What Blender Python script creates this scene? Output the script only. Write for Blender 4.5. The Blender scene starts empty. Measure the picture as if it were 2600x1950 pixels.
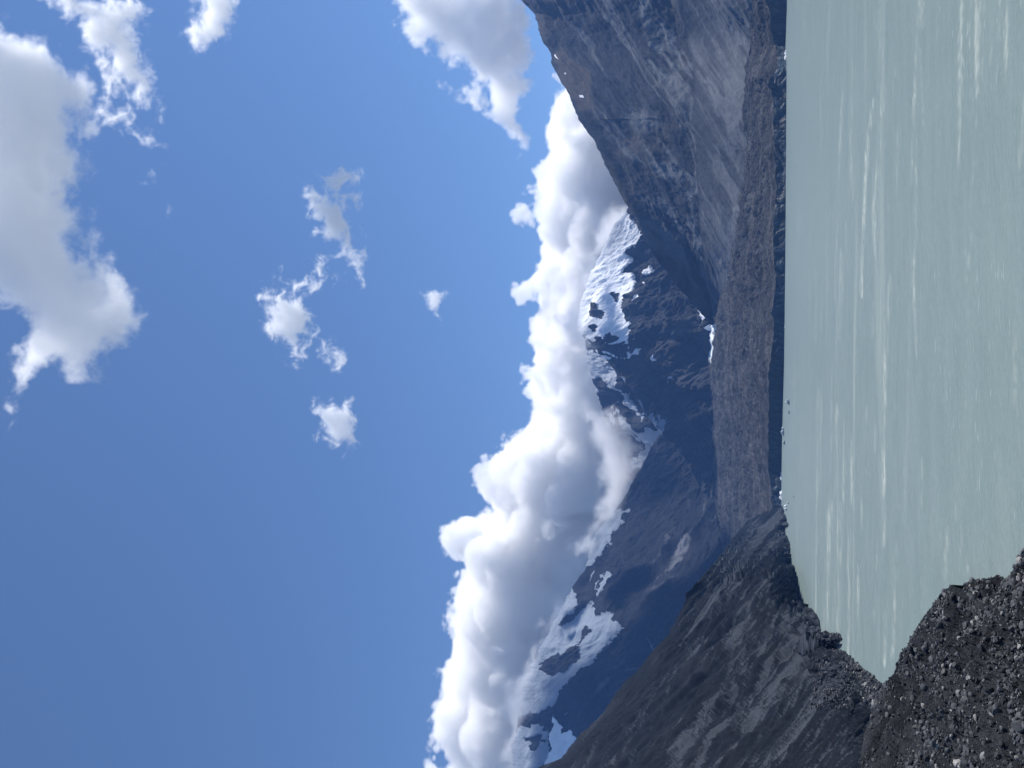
import bpy, math, time
import numpy as np
from mathutils import Matrix, Vector

T0 = time.time()
R = math.radians
sc = bpy.context.scene
COL = sc.collection

# ------------------------------------------------------------------ camera
# The photograph is stored on its side: the sky is on the left, the lake on the right.
F = 1954.0                                   # focal length in pixels of the 2600 x 1950 picture
PITCH = math.atan(650 / F)
CAM = np.array((0.0, 0.0, 75.0))
cp, sp = math.cos(PITCH), math.sin(PITCH)
AX = np.array((0, sp, -cp))                  # picture right = down
AY = np.array((1.0, 0, 0))                   # picture up    = right
AF = np.array((0, cp, sp))
cd = bpy.data.cameras.new('camera')
cam = bpy.data.objects.new('camera', cd)
COL.objects.link(cam)
cd.sensor_width = 36
cd.lens = 36 * F / 2600
cd.clip_start = 0.5
cd.clip_end = 90000
cam.matrix_world = Matrix(((AX[0], AY[0], -AF[0], CAM[0]), (AX[1], AY[1], -AF[1], CAM[1]),
                           (AX[2], AY[2], -AF[2], CAM[2]), (0, 0, 0, 1)))
sc.camera = cam

# ------------------------------------------------------------------ sky, sun, exposure
SUN_EL, SUN_AZ = R(57), R(78)
w = bpy.data.worlds.new('World')
sc.world = w
w.use_nodes = True
wt = w.node_tree
sky = wt.nodes.new('ShaderNodeTexSky')
sky.sky_type = 'NISHITA'
sky.sun_disc = False
sky.sun_elevation = SUN_EL
sky.sun_rotation = SUN_AZ
sky.altitude = 700
sky.air_density = 1.0
sky.dust_density = 0.0
sky.ozone_density = 7.0
wt.links.new(sky.outputs[0], wt.nodes['Background'].inputs[0])
wt.nodes['Background'].inputs[1].default_value = 0.105
sl = bpy.data.lights.new('sun', 'SUN')
sun = bpy.data.objects.new('sun', sl)
COL.objects.link(sun)
sl.energy = 4.7
sl.angle = R(0.5)
sl.color = (1, 0.95, 0.88)
sd = Vector((math.cos(SUN_EL) * math.sin(SUN_AZ), math.cos(SUN_EL) * math.cos(SUN_AZ), math.sin(SUN_EL)))
sun.rotation_euler = sd.to_track_quat('Z', 'Y').to_euler()
sc.view_settings.view_transform = 'Standard'
sc.view_settings.look = 'None'
sc.view_settings.exposure = 0.36
sc.view_settings.gamma = 1.0
cy = sc.cycles
cy.max_bounces = 24
cy.diffuse_bounces = 2
cy.glossy_bounces = 2
cy.transparent_max_bounces = 16
cy.volume_bounces = 22
cy.use_denoising = True
cy.volume_step_rate = 2.5

# ------------------------------------------------------------------ picture <-> place
def ray(x, y):
    x = np.asarray(x, float); y = np.asarray(y, float)
    a = ((x - 1300) / F)[..., None]; b = ((975 - y) / F)[..., None]
    return AF + a * AX + b * AY

def at(x, y, Y):
    """the point seen at picture (x, y), Y metres ahead"""
    d = ray(x, y)
    return CAM + d * (np.asarray(Y, float) / d[..., 1])[..., None]

def on_lake(x, y, z=0.0):
    d = ray(x, y)
    return CAM + d * ((z - CAM[2]) / d[..., 2])[..., None]

def proj(P):
    q = np.asarray(P) - CAM
    f = np.maximum(q @ AF, 1e-3)
    return 1300 + F * (q @ AX) / f, 975 - F * (q @ AY) / f

def by_slope(x, y, below, slope):
    """the point on the ray of (x, y) from which the ground falls at this slope to the point below"""
    d = ray(x, y)
    d = d / d[..., 1:2]
    k = d[..., 2]
    Y = (below[..., 2] - CAM[2] - slope * below[..., 1]) / (k - slope)
    Y = np.where(k < slope * 0.97, Y, below[..., 1] + 800)
    Y = np.clip(Y, below[..., 1] + 25, below[..., 1] + 4500)
    w_ = np.hanning(121); Y = np.convolve(np.pad(Y, 60, 'edge'), w_ / w_.sum(), 'valid')
    return CAM + d * Y[..., None]

def zoom(s, ox, oy):
    return lambda L: np.array([(ox + s * a, oy + s * b) for a, b in L], float)
z1 = zoom(.38584, 1250, 0); z2 = zoom(.38584, 1250, 640); z3 = zoom(.4039, 1250, 1280)
z4 = zoom(.4039, 1900, 1280); z6 = zoom(.38567, 1900, 640)
c1 = zoom(.45208, 0, 0); c2 = zoom(.5425, 0, 600); c3 = zoom(.27125, 900, 0)
c4 = zoom(.31646, 1050, 900); c5 = zoom(.31646, 1050, 1425); c6 = zoom(.27125, 650, 300)

# ------------------------------------------------------------------ noise
_rg = np.random.default_rng(11)
PERM = _rg.permutation(4096).astype(np.int32)
_an = _rg.random(4096) * 2 * np.pi
GX, GY = np.cos(_an).astype(np.float32), np.sin(_an).astype(np.float32)

def gn(x, y, seed=0):
    x = np.asarray(x, np.float32) + np.float32(seed * 17.31); y = np.asarray(y, np.float32) + np.float32(seed * 5.77)
    ix = np.floor(x).astype(np.int32); iy = np.floor(y).astype(np.int32)
    fx = x - ix; fy = y - iy
    ux = fx * fx * fx * (fx * (fx * 6 - 15) + 10); uy = fy * fy * fy * (fy * (fy * 6 - 15) + 10)
    def g(i, j, a, b):
        h = PERM[(PERM[i & 4095] + j) & 4095]
        return GX[h] * a + GY[h] * b
    n0 = g(ix, iy, fx, fy); n1 = g(ix + 1, iy, fx - 1, fy)
    n2 = g(ix, iy + 1, fx, fy - 1); n3 = g(ix + 1, iy + 1, fx - 1, fy - 1)
    a = n0 + ux * (n1 - n0); b = n2 + ux * (n3 - n2)
    return (a + uy * (b - a)) * 1.5

def fbm(x, y, o=5, seed=0, gain=.5, lac=2.03):
    s = 0; a = 1.0
    for k in range(o):
        s = s + a * gn(x, y, seed + k * 3); a *= gain; x = x * lac; y = y * lac
    return s

def ridged(x, y, o=5, seed=0, gain=.55, lac=2.07):
    """sharp ridges near +1, round hollows below"""
    s = 0; a = 1.0; n = 0; wgt = 1.0
    for k in range(o):
        q = 1 - np.abs(gn(x, y, seed + k * 3)) * 1.6
        s = s + a * q * wgt; n += a
        wgt = np.clip(q * 1.2, 0.15, 1); a *= gain; x = x * lac; y = y * lac
    return s / n

def sm(a, b, x):
    t = np.clip((x - a) / (b - a), 0, 1)
    return t * t * (3 - 2 * t)

def sdf(px, py, poly):
    """signed distance to a closed outline, positive inside"""
    px = np.asarray(px, np.float32); py = np.asarray(py, np.float32)
    d = np.full(px.shape, 1e9, np.float32); ins = np.zeros(px.shape, bool)
    q = np.roll(poly, -1, 0)
    for (ax, ay), (bx, by) in zip(poly, q):
        ex, ey = bx - ax, by - ay
        t = np.clip(((px - ax) * ex + (py - ay) * ey) / (ex * ex + ey * ey + 1e-9), 0, 1)
        d = np.minimum(d, (px - ax - t * ex) ** 2 + (py - ay - t * ey) ** 2)
        if by != ay:
            ins ^= ((ay > py) != (by > py)) & (px < ex * (py - ay) / (by - ay) + ax)
    d = np.sqrt(d)
    return np.where(ins, d, -d)

def polys(px, py, L):
    s = np.full(np.shape(px), -1e9, np.float32)
    for p in L:
        s = np.maximum(s, sdf(px, py, p))
    return s

# ------------------------------------------------------------------ mesh helpers
def raw_mesh(name, V, Fq, attrs=None, smooth=True):
    V = np.ascontiguousarray(V, np.float32).reshape(-1, 3)
    Fq = np.ascontiguousarray(Fq, np.int32)
    me = bpy.data.meshes.new(name)
    n, k = Fq.shape
    me.vertices.add(len(V)); me.vertices.foreach_set('co', V.ravel())
    me.loops.add(n * k); me.loops.foreach_set('vertex_index', Fq.ravel())
    me.polygons.add(n)
    me.polygons.foreach_set('loop_start', np.arange(n, dtype=np.int32) * k)
    me.polygons.foreach_set('use_smooth', np.full(n, smooth))
    for a, v in (attrs or {}).items():
        q = me.attributes.new(a, 'FLOAT', 'POINT')
        q.data.foreach_set('value', np.ascontiguousarray(v, np.float32).ravel())
    me.update(calc_edges=True)
    return me

def grid_faces(a, b):
    i = np.arange((a - 1) * (b - 1)); r = i // (b - 1); c = i % (b - 1)
    v = r * b + c
    return np.stack([v, v + 1, v + b + 1, v + b], 1)

def link(name, me, mat=None, kind=None, label=None, cat=None, group=None, parent=None):
    o = bpy.data.objects.new(name, me)
    COL.objects.link(o)
    if mat: me.materials.append(mat)
    if kind: o['kind'] = kind
    if label: o['label'] = label
    if cat: o['category'] = cat
    if group: o['group'] = group
    if parent: o.parent = parent
    return o

class Nodes:
    def __init__(s, name):
        s.m = bpy.data.materials.new(name); s.m.use_nodes = True
        s.t = s.m.node_tree; s.t.nodes.clear()
        s.out = s.n('ShaderNodeOutputMaterial')
    def n(s, typ, **kw):
        q = s.t.nodes.new(typ)
        for k, v in kw.items(): setattr(q, k, v)
        return q
    def put(s, sock, v):
        if hasattr(v, 'is_output'): s.t.links.new(v, sock)
        elif isinstance(v, (tuple, list)) and len(v) == 3 and sock.type == 'RGBA': sock.default_value = (*v, 1)
        else: sock.default_value = v
    def attr(s, name):
        return s.n('ShaderNodeAttribute', attribute_name=name).outputs['Fac']
    def noise(s, scale, det=4, rough=.55, vec=None, stretch=None):
        q = s.n('ShaderNodeTexNoise')
        q.inputs['Scale'].default_value = scale; q.inputs['Detail'].default_value = det; q.inputs['Roughness'].default_value = rough
        v = vec or s.n('ShaderNodeTexCoord').outputs['Object']
        if stretch:
            mp = s.n('ShaderNodeMapping'); mp.inputs['Scale'].default_value = stretch
            s.t.links.new(v, mp.inputs['Vector']); v = mp.outputs[0]
        s.t.links.new(v, q.inputs['Vector'])
        return q.outputs['Fac']
    def ramp(s, v, a, b, lo=0.0, hi=1.0):
        q = s.n('ShaderNodeMapRange', interpolation_type='SMOOTHSTEP')
        s.put(q.inputs[0], v); q.inputs[1].default_value = a; q.inputs[2].default_value = b
        q.inputs[3].default_value = lo; q.inputs[4].default_value = hi
        return q.outputs[0]
    def math(s, op, a, b):
        q = s.n('ShaderNodeMath', operation=op)
        s.put(q.inputs[0], a); s.put(q.inputs[1], b)
        return q.outputs[0]
    def mix(s, f, a, b):
        q = s.n('ShaderNodeMix', data_type='RGBA')
        s.put(q.inputs[0], f); s.put(q.inputs[6], a); s.put(q.inputs[7], b)
        return q.outputs[2]
    def scale(s, c, f):
        q = s.n('ShaderNodeVectorMath', operation='SCALE')
        s.put(q.inputs[0], c); s.put(q.inputs['Scale'], f)
        return q.outputs[0]
    def bump(s, h, dist, strength=1.0):
        q = s.n('ShaderNodeBump'); s.put(q.inputs['Height'], h)
        q.inputs['Distance'].default_value = dist; q.inputs['Strength'].default_value = strength
        return q.outputs[0]
    def bsdf(s, color, rough=.9, spec=.2, normal=None, **kw):
        q = s.n('ShaderNodeBsdfPrincipled')
        s.put(q.inputs['Base Color'], color); s.put(q.inputs['Roughness'], rough); s.put(q.inputs['Specular IOR Level'], spec)
        if normal is not None: s.put(q.inputs['Normal'], normal)
        for k, v in kw.items(): s.put(q.inputs[k.replace('_', ' ')], v)
        s.t.links.new(q.outputs[0], s.out.inputs['Surface'])
        return s.m

def rock_material(name, rock, rock2, scree, scale, tint=(.10, .085, .065), bump=4.0, snow=(.78, .80, .84), grit=.2, blot=(.35, .68)):
    """bare rock, loose scree and snow, told apart by the masks on the ground"""
    k = Nodes(name)
    a = k.noise(scale, 6, .62); b = k.noise(scale * 6.3, 5, .65); c = k.noise(scale * .22, 3)
    col = k.mix(k.ramp(a, *blot), rock, rock2)
    col = k.mix(k.attr('tint'), col, tint)
    col = k.mix(k.attr('scree'), col, scree)
    col = k.scale(col, k.ramp(b, .2, .8, 1 - grit, 1 + grit))
    col = k.scale(col, k.ramp(c, .3, .7, .85, 1.15))
    sn = k.scale(k.mix(k.attr('snow_shade'), snow, (.20, .235, .285)), k.ramp(a, .2, .8, .86, 1.08))  # shade on the snow is put into its colour as grey-blue
    sm_ = k.ramp(k.math('ADD', k.attr('snow'), k.math('MULTIPLY', k.math('SUBTRACT', b, .5), .5)), .42, .58)
    col = k.mix(sm_, col, sn)
    return k.bsdf(col, .92, .12, k.bump(k.math('ADD', a, k.math('MULTIPLY', b, .35)), bump))

# ------------------------------------------------------------------ sheets of ground
def resample(P, n):
    P = np.asarray(P, float)
    u = np.linspace(0, len(P) - 1, n)
    return np.stack([np.interp(u, np.arange(len(P)), P[:, k]) for k in range(P.shape[1])], 1)

def loft(rows, nt, power=None):
    """rows: list of (n,3) arrays from crest to foot; nt: list of steps between neighbouring rows -> (n, m, 3)"""
    out = []
    for k in range(len(rows) - 1):
        t = np.linspace(0, 1, nt[k], endpoint=(k == len(rows) - 2))
        if power and power[k]: t = t ** power[k]
        out.append(rows[k][:, None] * (1 - t)[None, :, None] + rows[k + 1][:, None] * t[None, :, None])
    return np.concatenate(out, 1)

def roughen_top(P, ys, dx, width=.03):
    """move the crest by dx picture pixels and let that die out below it"""
    px, py = proj(P)
    t = np.linspace(0, 1, P.shape[1])[None]
    return at(px + dx[:, None] * np.exp(-t / width), py, P[..., 1])

def smooth_t(P, it):
    for _ in range(it):
        Q = P.copy()
        Q[:, 1:-1] = (P[:, :-2] + 2 * P[:, 1:-1] + P[:, 2:]) / 4
        P = Q
    return P

def normals(P):
    a = np.gradient(P, axis=0); b = np.gradient(P, axis=1)
    n = np.cross(a, b); n /= np.linalg.norm(n, axis=2, keepdims=True) + 1e-9
    f = np.where((n * (CAM - P)).sum(2, keepdims=True) < 0, -1.0, 1.0)
    return n * f

def metric(P):
    s = np.concatenate([[0], np.cumsum(np.linalg.norm(np.diff(P.mean(1), axis=0), axis=1))])
    t = np.concatenate([np.zeros((len(P), 1)), np.cumsum(np.linalg.norm(np.diff(P, axis=1), axis=2), 1)], 1)
    return np.broadcast_to(s[:, None], t.shape), t

def back_rows(crest, dist, drop, n=10):
    """the far side of a ridge, falling away behind its crest"""
    t = np.linspace(0, 1, n + 1)[1:][::-1]
    d = crest.copy(); d[:, 2] -= CAM[2] * 0
    dirh = crest[:, :2] - CAM[:2]; dirh = dirh / np.linalg.norm(dirh, axis=1, keepdims=True)
    B = np.repeat(crest[:, None], n, 1)
    B[:, :, :2] += dirh[:, None] * (t * dist)[None, :, None]
    B[:, :, 2] -= t * drop
    return B

def sheet(name, P, crest, mat, attrs, back=(900, 900), kind='structure', **kw):
    B = back_rows(P[:, 0], *back)
    nb = B.shape[1]
    G = np.concatenate([B, P], 1)
    at_ = {k: np.concatenate([np.repeat(v[:, :1], nb, 1), v], 1) for k, v in attrs.items()}
    me = raw_mesh(name, G, grid_faces(*G.shape[:2]), at_)
    return link(name, me, mat, kind, **kw)

def wiggle(n, s, amp, seed, o=5):
    """small roughness of a crest line"""
    return amp * fbm(np.linspace(0, s, n), np.full(n, .37), o, seed, .6)

# ------------------------------------------------------------------ the far shore: waterline and ice front
def line(pts, ys):
    p = np.array(sorted([(b, a) for a, b in pts]), float)
    return np.interp(ys, p[:, 0], p[:, 1])
WATER = [(1998, -300), (1998, 0), (1996, 60), (1994, 116), (1997, 174), (1996, 350), (1994, 640), (1991, 900), (1986, 1080), (1984, 1200), (1984, 1500)]
CLIFF = np.vstack([[(1950, -300)], z1([(1790, 0), (1830, 60), (1828, 180), (1845, 260), (1870, 330), (1880, 440), (1806, 550), (1846, 640), (1850, 900), (1860, 1100), (1870, 1250), (1850, 1450), (1850, 1659)]),
                   z2([(1865, 200), (1840, 400), (1855, 480), (1840, 650), (1815, 800), (1820, 950), (1815, 1150), (1815, 1400), (1835, 1600)]), [(1962, 1320), (1964, 1500)]])
MARGIN = [(1906, -620), (1903, 0), (1899, 100), (1892, 200), (1887, 400), (1878, 560), (1866, 640), (1838, 740), (1812, 800), (1806, 830), (1802, 910), (1806, 990), (1809, 1100), (1811, 1280), (1811, 1500)]
GK = .17
def front(ys):
    Wp = on_lake(line(WATER, ys), ys)
    return Wp
def margin(ys, xs=None):
    """where the rubble-covered glacier ends against the slopes behind"""
    Wp = front(ys); zf = at(line(CLIFF, ys), ys, Wp[:, 1])[:, 2]
    if xs is None:
        xs = line(MARGIN, ys)
        if len(ys) > 200:
            w_ = np.hanning(81); xs = np.convolve(np.pad(xs, 40, 'edge'), w_ / w_.sum(), 'valid')
    if len(ys) > 200:
        w_ = np.hanning(161); w_ /= w_.sum()
        Wp = np.stack([np.convolve(np.pad(Wp[:, q], 80, 'edge'), w_, 'valid') for q in range(3)], 1); zf = np.convolve(np.pad(zf, 80, 'edge'), w_, 'valid')
    d = ray(xs, ys); k = d[:, 2] / d[:, 1]
    Y = (GK * Wp[:, 1] - zf + CAM[2]) / (GK - k)
    return at(xs, ys, Y)

def fall(P, dx, dy):
    """metres across and along the line of fall, which runs in direction dx, dy in the picture"""
    px, py = proj(P)
    n = math.hypot(dx, dy); dx /= n; dy /= n
    m = float(np.median(P[..., 1])) * 1.05 / F
    return (px * dy - py * dx) * m, (px * dx + py * dy) * m

def relief(P, amp, lam, seed, aspect=3.0, o=6, edge=.15, fine=.0, warp=.35, down=(1, 0)):
    """gullies and ribs running down the slope"""
    S, T = fall(P, *down)
    N = normals(P)
    wx = warp * fbm(S / (lam * 2.5), T / (lam * 2.5), 3, seed + 50)
    h = ridged(S / lam + wx, T / (lam * aspect) + wx * .5, o, seed, .52) - .55
    h2 = fbm(S / (lam * .28), T / (lam * .55), 5, seed + 9, .62)
    n = P.shape[1]
    t = np.linspace(0, 1, n)[None]
    fade = edge + (1 - edge) * sm(0, .07, t)
    d = (h + fine * h2) * amp * fade
    px, py = proj(P)
    d = np.minimum(d, .7 * np.maximum(px - px[:, :1], 0) * P[..., 1] / F + 2)
    return P + N * d[..., None], h, h2, S, T

# ------------------------------------------------------------------ right mountain
def right_mountain():
    ns = 820
    ys = np.linspace(-620, 826, ns)
    cr = np.vstack([[(1420, -620), (1345, -330), (1305, -110)], z1([(180, 0), (270, 80), (310, 190), (330, 260), (385, 345), (390, 420), (440, 520), (500, 620), (545, 730), (565, 790), (625, 860), (690, 970), (740, 1080), (800, 1190), (850, 1290), (900, 1370), (940, 1430), (985, 1530), (1050, 1659)]),
                    z2([(1100, 80), (1150, 140), (1220, 230), (1300, 310), (1370, 400), (1415, 452)]), [(1808, 830)]])
    xc = line(cr, ys); dxc = wiggle(ns, 77, 2.2, 5) + wiggle(ns, 20, 2.5, 8)
    base = margin(ys); base[:, 2] -= 30
    xb = line([(1690, -300), (1700, 0), (1735, 100), (1755, 190), (1755, 400), (1758, 560), (1768, 640), (1793, 740), (1806, 800), (1808, 830)], ys)
    bench = by_slope(np.minimum(xb, line(MARGIN, ys) - 4), ys, base, .62)
    crest = by_slope(np.minimum(xc, xb - 1), ys, bench, .88)
    P = loft([crest, bench, base], [260, 170])
    P = roughen_top(smooth_t(P, 14), ys, dxc); crest = P[:, 0]
    px, py = proj(P)
    tt = np.linspace(0, 1, P.shape[1])[None]
    b = 260 / 430
    Q, h, h2, S, T = relief(P, 190, 560, 3, 5.5, 6, .05, .10, .16, (350, 560))
    # a flat moraine shelf along the middle of the face
    shelf = np.exp(-((tt - b) / .012) ** 2)
    lo = sm(b + .01, b + .05, tt)
    low_part = sm(b - .03, b + .02, tt)
    Q = P + (Q - P) * (1 - .62 * low_part)[..., None]
    # loose fans and runnels
    wx = 10 * fbm(px / 45, py / 45, 4, 70); wy = 10 * fbm(px / 45, py / 45, 4, 71)
    fans = [z1([(935, -60), (1010, -60), (1060, 100), (1200, 300), (1300, 420), (1325, 560), (1250, 500), (1130, 330), (1050, 180), (960, 60)]),
            z1([(1060, 430), (1160, 430), (1300, 570), (1325, 850), (1285, 870), (1240, 740), (1150, 560)]),
            z1([(980, 1080), (1070, 1085), (1180, 1140), (1310, 1190), (1315, 1260), (1200, 1325), (1190, 1290), (1260, 1230), (1100, 1190), (1010, 1150)]),
            z1([(1340, 440), (1480, 760), (1560, 1000), (1640, 1000), (1640, 560), (1570, 480), (1590, 330), (1700, 240), (1560, 220), (1570, 420), (1500, 640), (1420, 500)]),
            z1([(1440, 900), (1520, 950), (1640, 1250), (1640, 1700), (1480, 1700), (1560, 1350)]),
            z2([(1390, 0), (1500, 280), (1500, 420), (1450, 430), (1640, -20)])]
    f = polys(px + wx, py + wy, fans)
    w2 = .3 * fbm(S / 400, T / 1100, 4, 33)
    streak = ridged(S / 120 + w2, T / 1700, 6, 30, .6); thin = ridged(S / 46 + w2 * 1.5, T / 800, 5, 36, .6)
    sc_ = sm(-8, 7, f + 20 * (streak - .5) + 14 * (thin - .5))
    low_run = lo * (.30 + .70 * sm(.36, .80, .6 * streak + .45 * thin + .28 * sm(b, 1, tt) - .10))
    up_run = (1 - lo) * np.maximum(sm(.70, .86, ridged(S / 210 + w2, T / 2600, 5, 41, .5)) * .7, sm(.60, .8, ridged(S / 420 + w2, T / 2400, 5, 141, .5) + .12 * thin) * sm(.0, .5, fbm(S / 800, T / 900, 3, 143)) * .8)
    scree = np.clip(np.maximum(np.maximum(sc_ * .95, low_run * .8), up_run), 0, 1)
    scree = np.maximum(scree, np.exp(-((tt - b) / .006) ** 2) * .8 * sm(330, 480, py))
    tn = polys(px + wx, py + wy, [z1([(440, 280), (620, 480), (640, 700), (560, 740), (520, 660), (400, 400)]), z1([(720, 1010), (860, 1230), (960, 1430), (900, 1370), (800, 1190)])])
    tint = np.maximum(sm(-6, 6, tn), .75 * sm(.25, .7, fbm(S / 900, T / 500, 4, 61)) * (1 - low_part))
    snow = sm(-1.5, 1.5, polys(px + wx * .15, py + wy * .15, [z1([(408, 362), (420, 380), (450, 402), (438, 388), (420, 358)]), z1([(556, 622), (578, 622), (578, 640), (560, 640)]), z1([(468, 112), (480, 112), (480, 122), (470, 122)]), z1([(472, 480), (482, 478), (478, 492)])]))
    m = rock_material('dark_mountain_rock', (.014, .017, .023), (.030, .033, .040), (.105, .112, .122), .005, (.056, .050, .043), 8, grit=.22)
    sheet('mountain', Q, crest, m, dict(scree=scree, tint=tint, snow=snow), (1500, 1300))

# ------------------------------------------------------------------ the snowy peak under the cloud
def snow_masks(px, py, zones, holes, S, T, lam, seed, amp=9, reach=24):
    w1 = fbm(S / lam, T / (lam * 1.6), 7, seed, .68); w2 = ridged(S / (lam * .7), T / (lam * 2), 6, seed + 5, .62) - .5
    s = polys(px, py, zones)
    if reach: s = np.where(px - px[:, :1] < reach, np.maximum(s, polys(px + reach, py, zones)), s)
    s = s + amp * w1 + amp * .8 * w2
    if holes:
        s = np.minimum(s, -polys(px, py, holes) + amp * .8 * w1 + amp * .5 * w2)
    return sm(-3, 3, s)

def far_peak():
    mat = rock_material('far_mountain_rock', (.018, .020, .026), (.036, .038, .044), (.075, .078, .086), .004, (.055, .048, .046), 12)
    # left skyline, set back
    ns = 330
    ys = np.linspace(800, 1330, ns)
    sky_l = [(1500, 800), (1492, 845), (1486, 870), (1493, 930), (1515, 1000), (1535, 1060), (1548, 1103), (1566, 1142), (1580, 1192), (1605, 1219), (1640, 1330)]
    xc = line(sky_l, ys) ; dxc = wiggle(ns, 40, 3, 15)
    base = margin(ys); base[:, 1] += 500; base[:, 2] -= 20
    crest = by_slope(xc, ys, base, 1.0)
    P = roughen_top(loft([crest, base], [230]), ys, dxc); crest = P[:, 0]
    px, py = proj(P)
    Q, h, h2, S, T = relief(P, 190, 500, 13, 2.6, 7, .06, .2, .45, (1, .45))
    zones = [z2([(560, 540), (620, 640), (760, 700), (820, 830), (900, 1010), (1090, 1200), (1010, 1420), (900, 1420), (990, 1290), (920, 1190), (800, 1060), (860, 1090), (840, 1000), (740, 900), (640, 800), (590, 700)]),
             z2([(740, 1080), (790, 1130), (880, 1180), (990, 1230), (960, 1330), (850, 1250), (760, 1150)])]
    holes = [z2([(650, 830), (760, 850), (870, 1010), (1010, 1160), (990, 1180), (860, 1100), (720, 960)]), z2([(770, 1150), (850, 1140), (970, 1300), (950, 1370), (860, 1310), (770, 1210)])]
    snow = snow_masks(px, py, zones, holes, S, T, 200, 81, 10)
    Q = P + (Q - P) * (1 - .5 * snow[..., None])
    sheet('mountain', Q, crest, mat, dict(snow_shade=np.full_like(snow, .75), snow=snow, scree=sm(.3, .8, fbm(S / 500, T / 900, 4, 5)) * .5, tint=sm(.1, .6, fbm(S / 700, T / 700, 4, 6)) * .6), (350, 800))  # skyline snow mostly painted in the shaded tone
    # the sunlit face and the long ridge running down to the left
    ns = 560
    ys = np.linspace(330, 1290, ns)
    sky_f = [(1620, 330), (1610, 500), (1594, 530), (1560, 570)] + [tuple(q) for q in z1([(760, 1560), (720, 1659)])] + [tuple(q) for q in z2([(640, 150), (585, 330), (557, 480), (568, 520), (620, 585), (700, 668), (770, 740), (830, 805), (900, 890), (960, 970), (1000, 1058), (1060, 1130), (1110, 1200), (1240, 1330), (1400, 1600)])]
    xc = line(sky_f, ys) ; dxc = wiggle(ns, 60, 3.0, 25)
    base = margin(ys, np.minimum(line(MARGIN, ys), 1809)); base[:, 2] -= 20
    base = np.where((ys < 815)[:, None], at(np.full(ns, 1830.), ys, np.full(ns, margin(np.array([830.]))[0, 1])), base)
    w_ = np.hanning(81); base = np.stack([np.convolve(np.pad(base[:, q], 40, 'edge'), w_ / w_.sum(), 'valid') for q in range(3)], 1)
    crest = by_slope(xc, ys, base, .95)
    P = roughen_top(loft([crest, base], [400]), ys, dxc); crest = P[:, 0]
    px, py = proj(P)
    Q, h, h2, S, T = relief(P, 210, 520, 23, 2.6, 7, .05, .2, .5, (1, -.75))
    zones = [z2([(830, -40), (740, 20), (680, 160), (600, 320), (550, 470), (580, 540), (650, 560), (700, 565), (800, 600), (880, 575), (905, 500), (885, 420), (880, 340), (910, 230), (900, 150), (850, 110), (880, 40)]),
             z1([(860, 1370), (960, 1480), (1000, 1570), (900, 1640), (830, 1680), (740, 1680), (780, 1500)]),
             z2([(560, 510), (620, 590), (720, 680), (850, 840), (970, 980), (1020, 1080), (1090, 1190), (1080, 1215), (1010, 1140), (960, 1040), (900, 930), (820, 800), (690, 670)]),
             z2([(1080, 1030), (1110, 1100), (1165, 1105), (1150, 1165), (1090, 1215), (1095, 1130)]), z2([(980, 930), (1010, 980), (1000, 970)]), z2([(1140, 850), (1148, 890), (1132, 900), (1130, 870)]),
             z2([(880, 580), (892, 640), (880, 640)]), z2([(915, 645), (940, 655), (935, 690), (908, 680)]), z2([(868, 672), (890, 685), (880, 712)]), z2([(1068, 690), (1092, 705), (1075, 725), (1062, 712)]),
             z2([(1190, 820), (1210, 826), (1195, 836)]), z2([(1000, 80), (1018, 120), (985, 150), (975, 120)]), z2([(950, 250), (972, 280), (945, 330), (940, 300)]), z2([(980, 205), (1000, 215), (985, 235)]), z2([(720, 620), (790, 670), (850, 700), (860, 715), (800, 690)])]
    holes = [z2([(640, 330), (700, 345), (690, 385), (730, 400), (720, 445), (650, 430)]), z2([(800, 280), (845, 275), (830, 330), (806, 330)]), z2([(640, 480), (690, 450), (660, 520)]), z2([(740, 560), (790, 520), (830, 570), (800, 600), (760, 600)])]
    snow = snow_masks(px, py, zones, holes, S, T, 150, 85, 7)
    ice = sm(-3, 3, polys(px, py, [z2([(1365, 380), (1460, 470), (1450, 560), (1430, 730), (1408, 660), (1385, 520)])]))
    tint = sm(.0, .5, fbm(S / 500, T / 500, 4, 6)) * sm(40, -40, px - 1690)
    Q = P + (Q - P) * (1 - .5 * snow[..., None])
    snow_shade = np.maximum(sm(60, 150, py - 838), sm(60, -60, py - 640) * .5)  # left flank and right shoulder: shade painted into the snow colour
    sheet('mountain', Q, crest, mat, dict(snow_shade=snow_shade * (1 - ice), snow=np.maximum(snow, ice), scree=sm(.25, .8, fbm(S / 350, T / 900, 5, 5)) * .6, tint=tint * .8), (450, 1200))

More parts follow.
